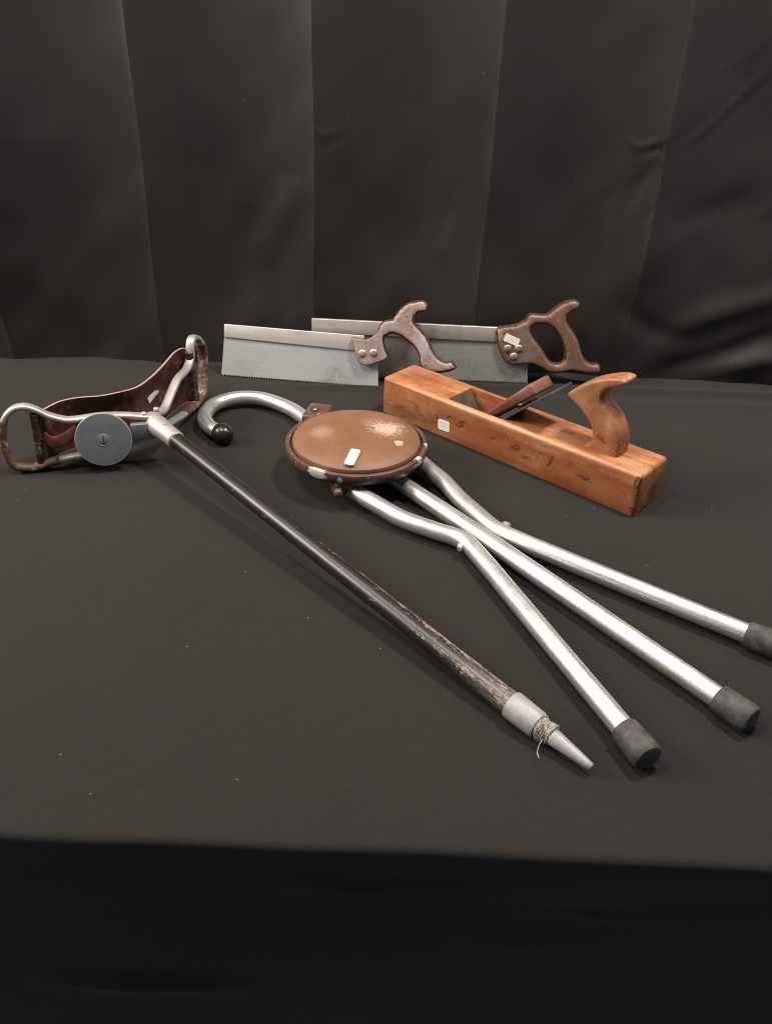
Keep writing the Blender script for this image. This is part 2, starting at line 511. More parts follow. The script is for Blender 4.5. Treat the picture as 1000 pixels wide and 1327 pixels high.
def cutout(outline, holes=(), half=0.011, bevel=0.002, to3d=None, step=0.0022, voxel=None, smooth=0, smooth_out=True, off=-1.0, extra=()):
    """plate cut from an outline (metres), rounded over; the plate's middle plane is local z=0"""
    cu = bpy.data.curves.new('outline', 'CURVE')
    cu.dimensions = '2D'
    cu.fill_mode = 'BOTH'
    cu.extrude = max(half - bevel, 1e-5)
    cu.bevel_depth = bevel
    cu.bevel_resolution = 3
    cu.offset = bevel * off
    for loop in (outline, *holes):
        pts = [(*p, 0) for p in loop]
        if smooth_out:
            q = catmull([pts[-1]] + pts + [pts[0], pts[1]], step)
            i0 = int(np.argmin(np.linalg.norm(q[:len(q) // 3] - np.array(pts[0]), axis=1)))
            i1 = len(q) // 2 + int(np.argmin(np.linalg.norm(q[len(q) // 2:] - np.array(pts[0]), axis=1)))
            q = q[i0:i1]
        else:
            q = np.array(pts)
        sp = cu.splines.new('POLY')
        sp.points.add(len(q) - 1)
        for i, p in enumerate(q):
            sp.points[i].co = (p[0], p[1], 0, 1)
        sp.use_cyclic_u = True
    o = bpy.data.objects.new('cut', cu)
    COL.objects.link(o)
    me = baked(o)
    bpy.data.curves.remove(cu)
    for eo, eh, eb, ef in extra:
        m2 = cutout(eo, half=eh, bevel=eb, off=ef, step=step)
        bm = bmesh.new()
        bm.from_mesh(me)
        bm.from_mesh(m2)
        bm.to_mesh(me)
        bm.free()
        bpy.data.meshes.remove(m2)
    if voxel:
        o = bpy.data.objects.new('cut', me)
        COL.objects.link(o)
        r = o.modifiers.new('r', 'REMESH')
        r.mode = 'VOXEL'
        r.voxel_size = voxel
        s = o.modifiers.new('s', 'SMOOTH')
        s.factor = 0.5
        s.iterations = smooth
        me2 = baked(o)
        bpy.data.meshes.remove(me)
        me = me2
    else:
        bm = bmesh.new()
        bm.from_mesh(me)
        bmesh.ops.remove_doubles(bm, verts=bm.verts, dist=1e-5)
        bmesh.ops.recalc_face_normals(bm, faces=bm.faces)
        bm.to_mesh(me)
        bm.free()
        sharp(me, 35)
    if to3d is not None:
        me.transform(to3d)
    return me


def sticker(parent, corner_o, ax, ay, w, h, normal, thick=0.0004, rad=0.0022):
    """rounded paper label: centre, unit axes, size"""
    n = Vector(normal).normalized()
    ax = Vector(ax).normalized()
    ay = n.cross(ax)
    pts = []
    for cx, cy, a0 in ((1, 1, 0), (-1, 1, 90), (-1, -1, 180), (1, -1, 270)):
        for k in range(5):
            a = math.radians(a0 + 22.5 * k)
            pts.append((cx * (w / 2 - rad) + rad * math.cos(a), cy * (h / 2 - rad) + rad * math.sin(a)))
    c = Vector(corner_o)
    k = len(pts)
    verts = [c + ax * x + ay * y + n * thick for x, y in pts] + [c + ax * x + ay * y - n * 0.0006 for x, y in pts]
    faces = [list(range(k))] + [(i, k + i, k + (i + 1) % k, (i + 1) % k) for i in range(k)]
    uv = [(x / w + 0.5, y / h + 0.5) for x, y in pts] * 2
    return link('price_sticker', mesh_of(verts, faces, uv), M['sticker'], parent, smooth=False)


def waves(x, y, freq, n, seed):
    r = np.random.default_rng(seed)
    out = np.zeros_like(x)
    for _ in range(n):
        a = r.uniform(0, 2 * math.pi)
        f = freq * r.uniform(0.6, 1.6)
        out += np.sin((x * math.cos(a) + y * math.sin(a)) * f * 2 * math.pi + r.uniform(0, 6.28))
    return out / math.sqrt(n)


def ridge(x, z, pts, width, amp):
    """a fold running along a polyline, fading at its ends"""
    best = np.full(x.shape, 1e9)
    tt = np.zeros_like(x)
    P = [np.array(p) for p in pts]
    nseg = len(P) - 1
    for i in range(nseg):
        d = P[i + 1] - P[i]
        t = np.clip(((x - P[i][0]) * d[0] + (z - P[i][1]) * d[1]) / (d @ d), 0, 1)
        dist = np.hypot(x - P[i][0] - t * d[0], z - P[i][1] - t * d[1])
        k = dist < best
        best = np.where(k, dist, best)
        tt = np.where(k, (i + t) / nseg, tt)
    return amp * np.exp(-(best / width) ** 2) * np.sin(np.clip(tt, 0, 1) * math.pi * 0.94 + 0.09)


def sheet(name, X, Y, Z, mat):
    ny, nx = X.shape
    verts = np.stack([X.ravel(), Y.ravel(), Z.ravel()], 1)
    i = np.arange(ny * nx).reshape(ny, nx)
    f = np.stack([i[:-1, :-1].ravel(), i[:-1, 1:].ravel(), i[1:, 1:].ravel(), i[1:, :-1].ravel()], 1)
    me = bpy.data.meshes.new(name)
    me.vertices.add(len(verts))
    me.vertices.foreach_set('co', verts.ravel())
    me.loops.add(f.size)
    me.loops.foreach_set('vertex_index', f.ravel().astype(np.int32))
    me.polygons.add(len(f))
    me.polygons.foreach_set('loop_start', np.arange(0, f.size, 4, dtype=np.int32))
    me.polygons.foreach_set('loop_total', np.full(len(f), 4, np.int32))
    me.update(calc_edges=True)
    me.validate()
    return tag(link(name, me, mat), kind='structure')


# ------------------------------------------------------------------ the setting
def build_tablecloth():
    EDGE, R = 0.3915, 0.007
    xs = np.linspace(-1.15, 1.15, 400)
    # arc length coordinate: down the front, round the edge, over the top
    prof = [(EDGE - R - 0.012 * min(1, d / 0.3), -R - d) for d in np.concatenate([np.linspace(0.70, 0.03, 70), np.linspace(0.025, 0.002, 8)])]
    prof += [(EDGE - R * math.cos(a), -R + R * math.sin(a)) for a in np.linspace(0, math.pi / 2, 8)]
    prof = [(y + (R - R if z < -R else 0), z) for y, z in prof]
    prof += [(y, 0.0) for y in np.linspace(EDGE + 0.004, 1.42, 300)]
    prof = np.array(prof)
    X, PY = np.meshgrid(xs, prof[:, 0])
    Z = np.repeat(prof[:, 1][:, None], len(xs), 1)
    Y = PY.copy()
    top = np.clip((PY - EDGE - 0.01) / 0.05, 0, 1) * (Z > -1e-6)
    flat = 0.0005 * waves(X, PY, 3.0, 8, 3) + 0.00022 * waves(X, PY, 14.0, 10, 4)
    flat = flat * np.clip((1.235 - PY) / 0.08, 0, 1)
    # rolled cloth at the back, in front of the saws
    yr = 1.244 + 0.031 * np.clip((X - 0.02) / 0.22, 0, 1) ** 1.5
    hr = 0.0058 * np.clip((X + 0.17) / 0.08, 0, 1)
    flat += hr * np.exp(-((PY - yr) / 0.010) ** 2) + 0.35 * hr * np.exp(-((PY - yr + 0.045) / 0.014) ** 2) * (X > 0.1)
    flat += ridge(X, PY, [(-0.5, 0.83), (-0.2, 0.70), (0.1, 0.62)], 0.05, 0.0009)
    flat += ridge(X, PY, [(0.15, 0.76), (0.5, 0.93)], 0.04, 0.0010)
    Z = Z + top * flat
    drop = np.clip((-Z - 0.01) / 0.03, 0, 1) * (Z < -0.004)
    Y = Y + drop * (0.004 * waves(X, Z, 2.2, 6, 8) + ridge(X, Z, [(-0.12, -0.045), (0.0, -0.05), (0.10, -0.047)], 0.005, -0.004)
                    + ridge(X, Z, [(0.08, -0.055), (0.16, -0.053), (0.24, -0.056)], 0.005, -0.005)
                    + ridge(X, Z, [(0.06, -0.10), (0.12, -0.102), (0.20, -0.099)], 0.005, -0.004)
                    + ridge(X, Z, [(-0.3, -0.19), (-0.2, -0.197), (-0.1, -0.195)], 0.008, -0.007))
    Y = Y + (0.0105 - 0.0088 * np.clip(X, -0.6, 0.6)) * np.clip(1 - (PY - EDGE) / 0.12, 0, 1)
    Y = Y + (0.0010 * np.sin(X * 9 + 1) + 0.0005 * np.sin(X * 31)) * (PY < EDGE + 0.003)
    return sheet('tablecloth', X, Y, Z, M['cloth'])


def build_curtain():
    fine = [x0 + np.linspace(-0.02, 0.02, 36) for x0 in (-0.64, -0.383, -0.127, 0.137, 0.392, 0.648)]
    xs = np.unique(np.concatenate([np.linspace(-1.2, 1.2, 480)] + fine).round(5))
    zs = np.linspace(-0.35, 1.30, 330)
    X, Z = np.meshgrid(xs, zs)
    # pressed creases stand forward, the panels between them hang a little back
    Y = 1.322 - (0.014 + 0.05 * np.clip(Z / 0.35, 0, 1)) * np.clip((-0.33 - X) / 0.4, 0, 1)
    tz = np.clip((Z + 0.02) / 0.30, 0, 1)
    tz = 0.55 + 0.45 * tz * tz * (3 - 2 * tz)
    wob = 0.0022 * np.sin(Z * 9 + 0.7) + 0.0012 * np.sin(Z * 17 + X)
    xk = [-1.41, -1.155, -0.897, -0.640, -0.383, -0.127, 0.137, 0.392, 0.648, 0.905, 1.16, 1.42]
    depth = [.018, .018, .020, .020, .027, .032, .030, .024, .020, .020, .018, .018]
    for i in range(len(xk) - 1):
        p = (X + wob - xk[i]) / (xk[i + 1] - xk[i])
        inside = (p >= 0) & (p < 1)
        pc = np.clip(p, 0, 1)
        amp = (depth[i] * (1 - pc) + depth[i + 1] * pc) * tz
        Y = Y + np.where(inside, amp * (1 - np.abs(2 * pc - 1) ** 2.0), 0)
    for x0, a in ((-0.64, .0012), (-0.383, .0018), (-0.127, .0020), (0.137, .0017), (0.392, .0014), (0.648, .0012)):
        Y -= a * np.exp(-np.abs(X + wob - x0) / 0.005) * (0.7 + 0.3 * np.sin(Z * 23 + x0 * 40))
    lo = np.clip(1 - Z / 0.45, 0, 1)
    Y += (0.0026 + 0.0042 * lo) * waves(X, Z * 0.5, 3.4, 9, 21)
    Y += (0.0008 + 0.0014 * lo) * waves(X, Z * 0.6, 7.0, 9, 25)
    Y += 0.0007 * (0.4 + lo) * waves(X, Z * 0.8, 11, 10, 22)
    Y += 0.0012 * np.clip((X - 0.3) / 0.3, 0, 1) * waves(X * 0.5, Z, 9, 8, 23)
    for pts, w, a in (([(0.70, 0.19), (0.61, 0.150), (0.53, 0.116), (0.45, 0.085)], 0.022, -0.010),
                      ([(0.72, 0.12), (0.63, 0.088), (0.54, 0.040), (0.44, 0.008)], 0.018, 0.008),
                      ([(0.75, 0.06), (0.63, 0.045), (0.53, 0.014)], 0.016, -0.008),
                      ([(0.36, 0.13), (0.43, 0.085), (0.50, 0.075)], 0.018, 0.005),
                      ([(-0.160, 0.31), (-0.180, 0.25), (-0.215, 0.16)], 0.026, -0.006),
                      ([(-0.23, 0.26), (-0.24, 0.20), (-0.25, 0.12)], 0.025, 0.005),
                      ([(-0.127, 0.378), (-0.112, 0.366), (-0.085, 0.374)], 0.0032, -0.0016),
                      ([(-0.125, 0.350), (-0.105, 0.352), (-0.07, 0.372)], 0.0035, 0.0012),
                      ([(0.33, 0.374), (0.36, 0.366), (0.395, 0.382)], 0.0035, -0.0020),
                      ([(0.362, 0.358), (0.385, 0.366), (0.394, 0.350)], 0.0035, 0.0020),
                      ([(0.42, 0.37), (0.47, 0.41), (0.53, 0.48)], 0.007, -0.0022),
                      ([(0.55, 0.30), (0.47, 0.27), (0.42, 0.25)], 0.02, 0.004),
                      ([(-0.60, 0.30), (-0.56, 0.20), (-0.54, 0.05)], 0.03, -0.006),
                      ([(0.20, 0.20), (0.24, 0.10), (0.27, 0.0)], 0.03, 0.005)):
        Y += ridge(X, Z, pts, w, a)
    wr = np.random.default_rng(77)
    for _ in range(34):
        x0, z0 = wr.uniform(-0.75, 0.75), wr.uniform(0.02, 0.56)
        ln, sl = wr.uniform(0.05, 0.16), wr.uniform(-0.5, 0.5) if x0 < 0.3 else wr.uniform(-2.0, 1.0)
        Y += ridge(X, Z, [(x0, z0), (x0 + sl * ln * 0.4 + wr.uniform(-.008, .008), z0 - ln * 0.5), (x0 + sl * ln, z0 - ln)], wr.uniform(0.005, 0.012), wr.uniform(-0.0013, 0.0013))
    # keep clear of the saws
    fx = np.clip((X + 0.36) / 0.10, 0, 1) * np.clip((0.47 - X) / 0.10, 0, 1)
    fz = np.clip((0.62 - Z) / 0.46, 0, 1)
    lim = 1.22 + 0.095 * (fx * fx * (3 - 2 * fx)) * (fz * fz * (3 - 2 * fz))
    Y = 0.5 * (Y + lim + np.sqrt((Y - lim) ** 2 + 0.004 ** 2))
    cur = sheet('backdrop_curtain', X, Y, Z, M['curtain'])
    return cur


build_tablecloth()
curtain = build_curtain()


# ------------------------------------------------------------------ shooting stick with leather sling seat
def build_shooting_stick():
    hub = np.array((-0.3145, 0.9914, 0.055))
    tip = np.array((0.1826, 0.4774, 0.0085))
    root = thing('shooting_stick', Matrix.Translation((hub[0], hub[1], 0)),
                 'shooting stick with black shaft, metal spike and open brown leather sling seat', 'shooting stick')
    O = np.array((hub[0], hub[1], 0.0))
    A, B = hub - O, tip - O
    ax = (B - A) / np.linalg.norm(B - A)
    Ltot = np.linalg.norm(B - A)

    def at(t):
        return A + ax * t
    # shaft (t measured from the hub)
    n = 60
    ts = np.linspace(0.050, Ltot - 0.086, n)
    link('shaft', sweep([at(t) for t in ts], np.linspace(0.0102, 0.0115, n), seg=28), M['shaft'], root)
    f0 = Ltot - 0.090
    link('ferrule', lathe(at(f0), at(Ltot), [(0, 0.0115), (0.001, 0.0132), (0.004, 0.0136), (0.030, 0.0129), (0.033, 0.0122), (0.0335, 0.008)]), M['ferrule'], root)
    prof = [(0, 0.007)]
    for k in range(0, 61):
        prof.append((0.0002 + 0.0148 * k / 60, 0.0100 - 0.0012 * k / 60 + 0.0008 * abs(math.sin(k / 60 * math.pi * 7)) + random.uniform(-0.0005, 0.0005)))
    prof.append((0.0155, 0.006))
    tme = lathe(at(f0 + 0.033), at(Ltot), prof, 40)
    for v in tme.vertices:
        q = np.array(v.co) - at(f0 + 0.033)
        rad = q - ax * (q @ ax)
        v.co = np.array(v.co) + rad * (random.uniform(-0.07, 0.09) + 0.10 * math.sin(q @ ax * 420 + 3 * math.atan2(rad[1], rad[0])))
    tw = link('twine_binding', tme, M['twine'], root)
    e = at(f0 + 0.044) + np.array((-0.0065, -0.0065, 0.0))
    link('loose_thread', sweep(catmull([e, e + (-0.004, -0.006, -0.004), e + (-0.005, -0.011, -0.0065), e + (-0.004, -0.015, -0.0075)], 0.002), 0.00035, seg=6), M['twine'], tw)
    link('spike', lathe(at(f0 + 0.046), at(Ltot), [(0, 0.0070), (0.002, 0.0080), (0.006, 0.0077), (0.038, 0.0043), (0.0435, 0.0036), (0.0445, 0.0026)]), M['ferrule'], root)
    # hub casting
    hb = link('hub', lathe(at(-0.012), at(Ltot), [(0, 0.010), (0.001, 0.0120), (0.012, 0.0135), (0.026, 0.0142), (0.040, 0.0126), (0.060, 0.0122), (0.067, 0.0120), (0.0685, 0.0104)]), M['cast'], root)
    link('pin', lathe(at(0.030) + np.array((0, 0, 0.0072)), at(0.030) + np.array((0, 0, 0.03)), [(0, 0.0032), (0.0055, 0.0032), (0.007, 0.002)], 14), M['cast'], hb)

    def wing(ang, pts, grip_span, bar_s, bar_z):
        a = math.radians(ang)
        d = np.array((math.cos(a), math.sin(a), 0))
        nrm = np.array((-d[1], d[0], 0))

        def P(s, z, off=0.0):
            return A * (1, 1, 0) + d * s + nrm * off + np.array((0, 0, z))
        path3 = catmull([P(s, z) for s, z in pts], 0.003)
        m = len(path3)
        fr = link('seat_frame', sweep(path3, 0.0038, 0.0064, seg=16, up=nrm, square=3.2), M['cast'], root)
        i0, i1 = int(m * grip_span[0]), int(m * grip_span[1])
        gp = path3[i0:i1]
        k = len(gp)
        wrap = 1 + 0.10 * np.abs(np.sin(np.arange(k) * 1.35)) + 0.05 * np.sin(np.arange(k) * 0.37)
        link('leather_grip', sweep(gp, 0.0054 * wrap, 0.0076 * wrap, seg=18, up=nrm), M['grip'], fr)
        b = [P(bar_s[0] + (bar_s[1] - bar_s[0]) * t, bar_z[0] + (bar_z[1] - bar_z[0]) * t) for t in np.linspace(0, 1, 40)]
        bw = 1 + 0.03 * np.sin(np.arange(40) * 1.7)
        link('crossbar', sweep(b, 0.0058 * bw, seg=18, up=nrm), M['bar_wrap'], fr)
        return P, fr

    mm = lambda l: [(s / 1000, z / 1000) for s, z in l]
    PL, frL = wing(196, mm([(2, 64), (20, 67), (38, 70), (67, 72), (96, 70), (111, 71), (130, 79), (144, 89), (157, 94), (171, 91), (184, 77), (190, 56), (190, 30), (183, 12), (167, 6.2), (154, 7), (135, 12), (95, 18), (55, 27), (12, 38)]),
                   (0.44, 0.735), (0.146, 0.150), (0.083, 0.012))
    PR, frR = wing(84, mm([(2, 64), (14, 62), (38, 57), (70, 67), (99, 75), (138, 74), (158, 83), (162, 97), (169, 107), (184, 106), (203, 93), (213, 72), (209, 42), (199, 18), (182, 6.6), (146, 9), (99, 17), (62, 26), (12, 38)]),
                   (0.47, 0.80), (0.156, 0.164), (0.094, 0.012))
    for fr, P in ((frL, PL), (frR, PR)):
        p = P(0.012, 0.069)
        link('rivet', lathe(p, p + np.array((0, 0, 0.01)), [(0, 0.0042), (0.0022, 0.004), (0.0034, 0.002)], 14), M['cast'], fr)
    # zinc lug at the foot of the near frame
    q = PL(0.016, 0.049, 0.008)
    rot = Matrix.Rotation(math.radians(196), 3, 'Z')
    link('lug', rbox((0.030, 0.010, 0.024), tuple(q), 0.002, 2, rot), M['zinc'], frL)
    # sling
    keyT = [(-0.4505, 0.9515), (-0.446, 0.966), (-0.433, 0.985), (-0.413, 0.996), (-0.386, 1.004), (-0.360, 1.018), (-0.343, 1.033), (-0.331, 1.065), (-0.323, 1.100), (-0.316, 1.134), (-0.307, 1.150), (-0.297, 1.150)]
    zt = [0.080, 0.082, 0.084, 0.085, 0.085, 0.086, 0.087, 0.089, 0.092, 0.096, 0.097, 0.092]
    top = catmull([(x - O[0], y - O[1], z) for (x, y), z in zip(keyT, zt)], 0.004)
    nt = len(top)
    rows = 12
    V, F = [], []
    cen = np.array((0.0, 0.0))
    for side in (0, 1):
        for i in range(nt):
            u = i / (nt - 1)
            zb = 0.012 + 0.012 * math.sin(u * math.pi) * 0.4
            tan = top[min(i + 1, nt - 1)] - top[max(i - 1, 0)]
            nn = np.array((-tan[1], tan[0], 0))
            nn /= np.linalg.norm(nn)
            for j in range(rows):
                w = j / (rows - 1)
                z = top[i][2] * (1 - w) + zb * w
                belly = 0.010 * math.sin(w * math.pi) * math.sin(u * math.pi)
                V.append(top[i] * (1, 1, 0) + nn * (belly + (0.0030 if side else 0)) + np.array((0, 0, z)))
    for side in (0, 1):
        o = side * nt * rows
        for i in range(nt - 1):
            for j in range(rows - 1):
                f = (o + i * rows + j, o + (i + 1) * rows + j, o + (i + 1) * rows + j + 1, o + i * rows + j + 1)
                F.append(f if side else f[::-1])
    o2 = nt * rows
    sl = mesh_of(V, F)
    # cut edge all the way round is a separate strip of raw leather
    ev, ef = [], []
    loop = [(i, 0) for i in range(nt)] + [(nt - 1, j) for j in range(1, rows)] + [(i, rows - 1) for i in range(nt - 2, -1, -1)] + [(0, j) for j in range(rows - 2, 0, -1)]
    for i, j in loop:
        a0, b0 = np.array(V[i * rows + j]), np.array(V[o2 + i * rows + j])
        upv = np.array((0, 0, 0.0006 if j == 0 else (-0.0006 if j == rows - 1 else 0)))
        ev += [a0 + (a0 - b0) * 0.08 + upv, b0 + (b0 - a0) * 0.08 + upv]
    k = len(loop)
    for i in range(k):
        j = (i + 1) % k
        ef.append((2 * i, 2 * i + 1, 2 * j + 1, 2 * j))
    sling = link('sling_seat', sl, M['sling'], root)
    link('raw_edge', mesh_of(ev, ef), M['leather_edge'], sling)
    # folded tongue of leather behind the ground plate
    tp = catmull([PL(0.139, 0.050, 0.003), PL(0.128, 0.046, 0.013), PL(0.112, 0.050, 0.012), PL(0.095, 0.057, 0.002)], 0.003)
    link('leather_tongue', sweep(tp, 0.0016, 0.0085, seg=14, up=(0, 0, 1), square=5), leather_material('reddish leather', (0.17, 0.055, 0.034), (0.3, 0.16, 0.11), 0.4), sling)
    # price sticker on the sling
    i = int(nt * 0.66)
    tan = top[i + 1] - top[i - 1]
    tan /= np.linalg.norm(tan)
    nn = np.array((tan[1], -tan[0], 0))
    wv = 0.45
    c = top[i] * (1, 1, 0) - nn * (0.010 * math.sin(wv * math.pi) * math.sin(i / (nt - 1) * math.pi)) + np.array((0, 0, 0.056))
    sticker(root, c, tan + np.array((0, 0, 0.12)), None, 0.030, 0.0085, nn, thick=0.0007)
    # round ground plate stowed on the near frame: slightly tipped back, facing out
    nrm = np.array((math.sin(math.radians(196)), -math.cos(math.radians(196)), 0)) * -1
    nrm = np.array((0.276, -0.961, 0.0))
    nrm = nrm * 0.985 + np.array((0, 0, 0.17))
    nrm /= np.linalg.norm(nrm)
    c = PL(0.066, 0.0465, 0.018)
    pl = link('ground_plate', lathe(c - nrm * 0.004, c + nrm, [(0, 0.029), (0.0005, 0.0342), (0.0015, 0.0354), (0.0045, 0.0354), (0.0058, 0.0346), (0.0061, 0.032)], 72), M['zinc'], root)
    link('rim_highlight', lathe(c - nrm * 0.0028, c + nrm, [(0, 0.032), (0.0002, 0.0350), (0.0006, 0.0358), (0.0036, 0.0359), (0.0045, 0.0355), (0.0046, 0.0348), (0.0042, 0.032)], 72), M['cast'], pl)  # paler ring added to paint a highlight round the plate's edge
    s = link('screw', lathe(c + nrm * 0.0018, c + nrm, [(0, 0.0079), (0.0006, 0.0079), (0.0007, 0.0070), (0.00075, 0.0070), (0.0010, 0.0066)], 28), M['zinc'], pl)
    R = Vector(nrm).to_track_quat('Z', 'Y').to_matrix()
    link('screw_slot', rbox((0.0012, 0.0128, 0.0006), tuple(c + nrm * 0.0028), 0, 1, R), M['slot'], s)
    link('screw_rim', sweep([c + nrm * 0.0024 + np.array(R @ Vector((math.cos(t), math.sin(t), 0))) * 0.0078 for t in np.linspace(0, 2 * math.pi, 40)], 0.00045, seg=6, up=nrm), M['cast'], s)
    link('stud', lathe(c - nrm * 0.003, c - nrm, [(0, 0.006), (0.016, 0.006), (0.017, 0.004)], 16), M['zinc'], pl)


# ------------------------------------------------------------------ folding tripod cane with round seat
def build_cane_seat():
    ctr = np.array((-0.0425, 0.972, 0.0))
    root = thing('folding_cane_seat', Matrix.Translation(ctr), 'folding tripod cane seat with round tan pad, silver tube legs and crook handle', 'cane seat')
    r, zc = 0.0107, 0.0150

    def W(pts):
        return [np.array((p[0], p[1], p[2] if len(p) > 2 else zc)) - ctr for p in pts]

    def leg_cap(end, before, parent):
        e, b = np.array(end), np.array(before)
        d = (e - b) / np.linalg.norm(e - b)
        cap = link('rubber_tip', lathe(e - d * 0.022, e, [(0, 0.0112), (0.0008, 0.0132), (0.003, 0.0136), (0.006, 0.0138), (0.028, 0.0145), (0.033, 0.0141), (0.0355, 0.0126), (0.0365, 0.010)]), M['rubber'], parent)
        return cap
    # crook tube that runs on as the middle leg
    hook = W([(0.3280, 0.5418), (0.2193, 0.6776), (0.1107, 0.8134), (0.0137, 0.9300), (-0.070, 1.0330), (-0.1182, 1.0927), (-0.1517, 1.1325), (-0.1968, 1.1613), (-0.2370, 1.1600), (-0.2652, 1.1347), (-0.2714, 1.0957), (-0.2583, 1.0630), (-0.2400, 1.0470)])
    tube = link('crook_tube', sweep(catmull(hook, 0.004), r, seg=26), M['alu'], root)
    leg_cap(hook[0], hook[1], tube)
    e, b = hook[-1], hook[-2]
    d = (e - b) / np.linalg.norm(e - b)
    link('handle_knob', lathe(e - d * 0.004, e + d, [(0, 0.0108), (0.001, 0.0130), (0.006, 0.0145)] + [(0.010 + 0.0165 * math.sin(a), 0.0150 * math.cos(a)) for a in np.linspace(0, 1.5, 12)], 32), M['gloss_rubber'], tube)
    left = W([(-0.078, 0.9330, 0.022), (-0.045, 0.8986, 0.019), (-0.010, 0.8660, 0.017), (0.022, 0.8395), (0.056, 0.8195), (0.0820, 0.8060), (0.0935, 0.7970), (0.1010, 0.7850), (0.1145, 0.7560), (0.1450, 0.6850), (0.2263, 0.4956)])
    right = W([(0.0300, 0.9930, 0.022), (0.0545, 0.9587, 0.018), (0.0740, 0.9285, 0.017), (0.0930, 0.8910), (0.1130, 0.8560), (0.1265, 0.8325), (0.1370, 0.8200), (0.1500, 0.8095), (0.1783, 0.7885), (0.2600, 0.7300), (0.3903, 0.6389)])
    for pts in (left, right):
        lg = link('leg', sweep(catmull(pts, 0.004), r, seg=26), M['alu'], root)
        leg_cap(pts[-1], pts[-2], lg)
    # through bolt where the legs cross
    for p, q in (((0.0875, 0.7835), (0.0960, 0.7950)), ((0.1490, 0.8370), (0.1370, 0.8250))):
        a, b = W([p, q])
        bo = link('bolt_end', lathe(b, a, [(0, 0.004), (0.006, 0.004), (0.0065, 0.0062), (0.0125, 0.0062), (0.014, 0.005), (0.017, 0.003)], 10), M['cast'], root)
    # seat plate, pad, brackets
    pr = [(0.0335, 0.060), (0.0338, 0.088), (0.035, 0.0908), (0.040, 0.0936), (0.0465, 0.0942), (0.0495, 0.0932), (0.0503, 0.0915), (0.0498, 0.0880), (0.0450, 0.0868), (0.044, 0.060)]
    plate = link('seat_plate', lathe((0, 0, 0), (0, 0, 1), pr, 96), M['rim'], root)
    pp = [(0.043, 0.078), (0.0435, 0.0830), (0.046, 0.0846), (0.0500, 0.0848), (0.0532, 0.0838), (0.0536, 0.0830), (0.0550, 0.0815), (0.0575, 0.076), (0.0598, 0.066), (0.0612, 0.050), (0.0620, 0.030), (0.0622, 0.010), (0.0622, 0.0005)]
    pad = link('seat_pad', lathe((0, 0, 0), (0, 0, 1), pp, 96), M['pad'], plate)
    sc = np.array((-0.0445, 0.9065, 0.0)) - ctr
    zz = 0.0585
    sticker(root, (sc[0], sc[1], 0.0608), (0.24, 1.0, 0.13), None, 0.033, 0.0125, (0, -0.14, 1), thick=0.0012, rad=0.0025)
    # bracket at the crook side, with its hole and screw
    dirT = (hook[5] - hook[3]) / np.linalg.norm(hook[5] - hook[3])
    ang = math.atan2(dirT[1], dirT[0])
    p = np.array((-0.1030, 1.0680, 0.0385)) - ctr
    br = link('hinge_bracket', rbox((0.046, 0.034, 0.016), tuple(p), 0.005, 4, Matrix.Rotation(ang - 0.9, 3, 'Z')), M['rim'], root)
    q = p + np.array((-0.004, -0.002, 0.0078))
    link('bracket_hole', lathe(q, q + np.array((0, 0, 1)), [(0, 0.0062), (0.0008, 0.0062), (0.0009, 0.0045)], 20), M['slot'], br)
    link('bracket_pin', lathe(q + np.array((0.001, 0, 0)), q + np.array((0.001, 0, 1)), [(0, 0.003), (0.0018, 0.003), (0.0024, 0.002)], 12), M['screw'], br)
    col = W([(-0.118, 1.0927), (-0.105, 1.0765)])
    link('tube_collar', lathe(col[0], col[1], [(0, 0.0112), (0.0005, 0.0134), (0.026, 0.0134), (0.0265, 0.0112)], 24), M['rim'], br)
    for c, dd in (((-0.0590, 0.8830, 0.026), (0.62, -0.78)), ((0.0270, 0.9760, 0.0245), (0.62, -0.78))):
        c = np.array(c) - ctr
        a2 = math.atan2(dd[1], dd[0])
        lug = link('leg_bracket', rbox((0.016, 0.030, 0.020), tuple(c + np.array((0.004, 0.012, 0.001))), 0.004, 3, Matrix.Rotation(a2, 3, 'Z')), M['rim'], root)
        link('bracket_bolt', lathe(c + np.array((0.0, 0.004, -0.001)), c + np.array((-0.003, -0.02, -0.001)), [(0, 0.0062), (0.009, 0.0062), (0.012, 0.0050), (0.0135, 0.003)], 14), M['rim'], lug)


